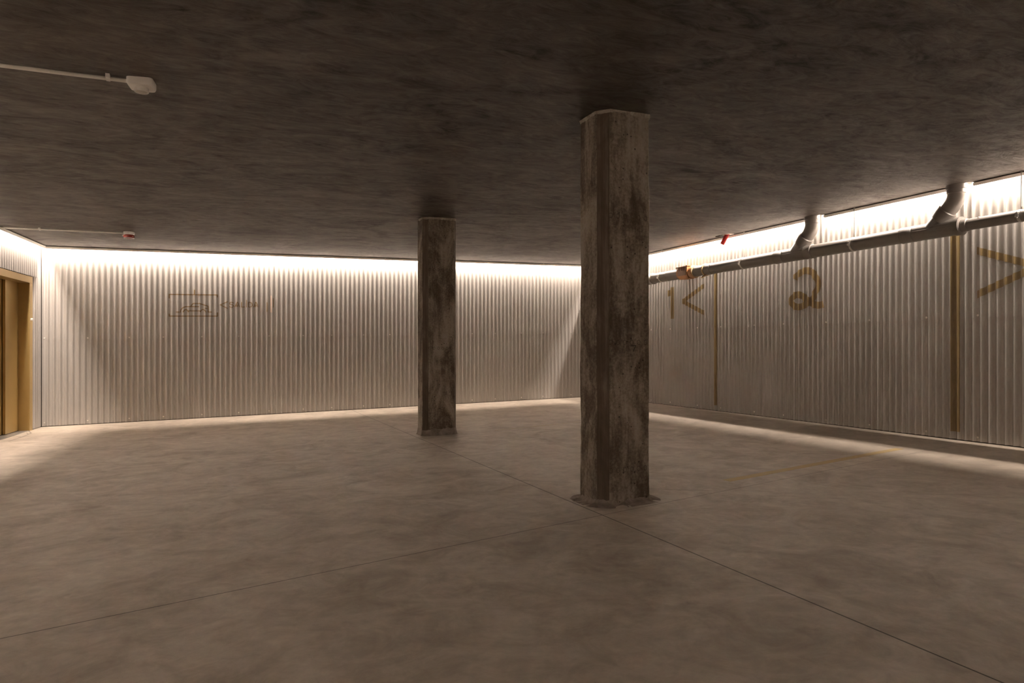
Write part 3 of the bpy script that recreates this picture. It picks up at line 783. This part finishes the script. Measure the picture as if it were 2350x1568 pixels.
# ------------------------------------------------------------------ red stub at the slab edge
zt = H + fz(6.64, 7.44)
rd = thing('red_tube', 'short red plastic tube hanging slanted from the ceiling edge above the pipe', 'tube', (6.60, 7.43, zt))
bm = bmesh.new()
P0, P1 = Vector((0.0, 0.0, 0.012)), Vector((-0.055, 0.055, -0.135))
add_tube(bm, [P0, P0 + (P1-P0)*0.94, P0 + (P1-P0)*0.985, P1], [0.031, 0.029, 0.027, 0.021], 24)
obj('tube', bm, M['red'], rd, smooth=True)
bm = bmesh.new(); add_box(bm, -0.05, 0.05, -0.07, 0.10, -0.006, 0.0); obj('mounting_plate', bm, M['conduit'], rd)
bm = bmesh.new(); add_box(bm, -0.045, 0.03, 0.07, 0.20, -0.012, -0.002); obj('bracket', bm, M['gap'], rd)

# ------------------------------------------------------------------ ceiling devices
def conduit(label, x0, x1, y, clips, r=0.010):
    xm = (x0 + x1)/2; zc = lambda x: H + fz(x, y) - r - 0.005
    t = thing('conduit', label, 'conduit', (xm, y, zc(xm)))
    bm = bmesh.new(); add_tube(bm, [(x0 - xm, 0, zc(x0) - zc(xm)), (x1 - xm, 0, zc(x1) - zc(xm))], r, 16); obj('tube', bm, M['conduit'], t, smooth=True)
    for cx in clips:
        bm = bmesh.new(); z = zc(cx) - zc(xm); x = cx - xm
        add_lathe(bm, [(r, -0.009), (r + 0.0035, -0.009), (r + 0.0035, 0.009), (r, 0.009)], (x, 0, z), (1, 0, 0), 20)
        add_box(bm, x - 0.009, x + 0.009, -0.006, 0.006, z + r, z + r + 0.005)
        add_box(bm, x - 0.010, x + 0.010, -r - 0.030, -r - 0.001, z - 0.004, z + r + 0.005)
        obj('clip', bm, M['white'], t, smooth=True)
conduit('white conduit on the dark ceiling leading to the motion sensor', -2.75, -0.385, 4.20, [-0.48, -1.5])
conduit('white conduit on the ceiling near the back left corner leading to the red alarm', -2.18, -0.935, 9.62, [-1.80], 0.010)
zs = H + fz(-0.325, 4.22)
sn = thing('motion_sensor', 'white motion sensor with round lens on the dark ceiling', 'sensor', (-0.325, 4.215, zs))
def rrect(a, b, r, k=6):
    out = []
    for cx, cy, t0 in ((a-r, b-r, 0), (-a+r, b-r, PI/2), (-a+r, -b+r, PI), (a-r, -b+r, 3*PI/2)):
        out += [(cx + r*math.cos(t0 + PI/2*i/k), cy + r*math.sin(t0 + PI/2*i/k)) for i in range(k+1)]
    return out
bm = bmesh.new(); rings = []
for (s, z) in ((1.0, 0.002), (1.0, -0.022), (0.985, -0.031), (0.93, -0.038), (0.86, -0.040)):
    rings.append([bm.verts.new((x*s, y*s, z)) for x, y in rrect(0.064, 0.064, 0.022)])
for A, B in zip(rings, rings[1:]):
    for j in range(len(A)): bm.faces.new((A[j], A[(j+1) % len(A)], B[(j+1) % len(A)], B[j]))
bm.faces.new(rings[-1]); bmesh.ops.recalc_face_normals(bm, faces=bm.faces)
o = obj('housing', bm, M['white'], sn, smooth=True)
bm = bmesh.new(); add_lathe(bm, [(0.036, -0.038), (0.0365, -0.058), (0.0345, -0.062), (0.031, -0.062), (0.029, -0.059)], (0, 0, 0), (0, 0, 1), 32); obj('lens_ring', bm, M['white'], sn, smooth=True)
bm = bmesh.new(); add_lathe(bm, [(0.030, -0.058), (0.026, -0.061), (0.018, -0.064), (0.008, -0.066), (0, -0.0665)], (0, 0, 0), (0, 0, 1), 32); obj('lens', bm, M['lens'], sn, smooth=True)
sn.rotation_euler = (0, 0, math.radians(-8))
zs = H + fz(-0.88, 9.63)
al = thing('fire_alarm_sounder', 'round white and red fire alarm sounder on the ceiling near the left corner', 'alarm', (-0.88, 9.63, zs))
bm = bmesh.new(); add_lathe(bm, [(0.062, 0.002), (0.062, -0.020), (0.058, -0.030), (0.052, -0.036)], (0, 0, 0), (0, 0, 1), 32); obj('base', bm, M['white'], al, smooth=True)
bm = bmesh.new(); add_lathe(bm, [(0.054, -0.034), (0.060, -0.040), (0.061, -0.058), (0.058, -0.070), (0.05, -0.074), (0, -0.076)], (0, 0, 0), (0, 0, 1), 32); obj('red_lens', bm, M['redlens'], al, smooth=True)
bm = bmesh.new(); add_lathe(bm, [(0.0595, -0.0715), (0.061, -0.074), (0.059, -0.0775), (0.05, -0.079)], (0, 0, 0), (0, 0, 1), 32); obj('rim', bm, M['white'], al, smooth=True)
for sx in (-1, 1):
    bm = bmesh.new(); add_box(bm, sx*0.065 - 0.007, sx*0.065 + 0.007, -0.008, 0.008, -0.053, -0.038); obj('side_lug', bm, M['white'], al)

# ------------------------------------------------------------------ camera and view
cam = bpy.data.cameras.new('camera'); co = bpy.data.objects.new('camera', cam); C.objects.link(co)
cam.sensor_width = 36.0; cam.lens = 1567/2350*36.0
cam.shift_y = 6/2350; cam.clip_start = 0.05
co.location = (0, 0, CAMH); co.rotation_euler = (PI/2, 0, -YAW)
sc = bpy.context.scene; sc.camera = co
w = bpy.data.worlds.new('world'); sc.world = w; w.use_nodes = True
w.node_tree.nodes['Background'].inputs[0].default_value = (0, 0, 0, 1)
sc.view_settings.view_transform = 'Standard'; sc.view_settings.look = 'None'
sc.view_settings.gamma = 1.0; sc.view_settings.use_curve_mapping = False
sc.view_settings.exposure = 0.0
cy = sc.cycles
cy.use_denoising = True; cy.max_bounces = 10; cy.diffuse_bounces = 8; cy.glossy_bounces = 4
cy.sample_clamp_indirect = 0.0; cy.use_adaptive_sampling = True; cy.adaptive_threshold = 0.015
cy.caustics_reflective = True; cy.blur_glossy = 0.5
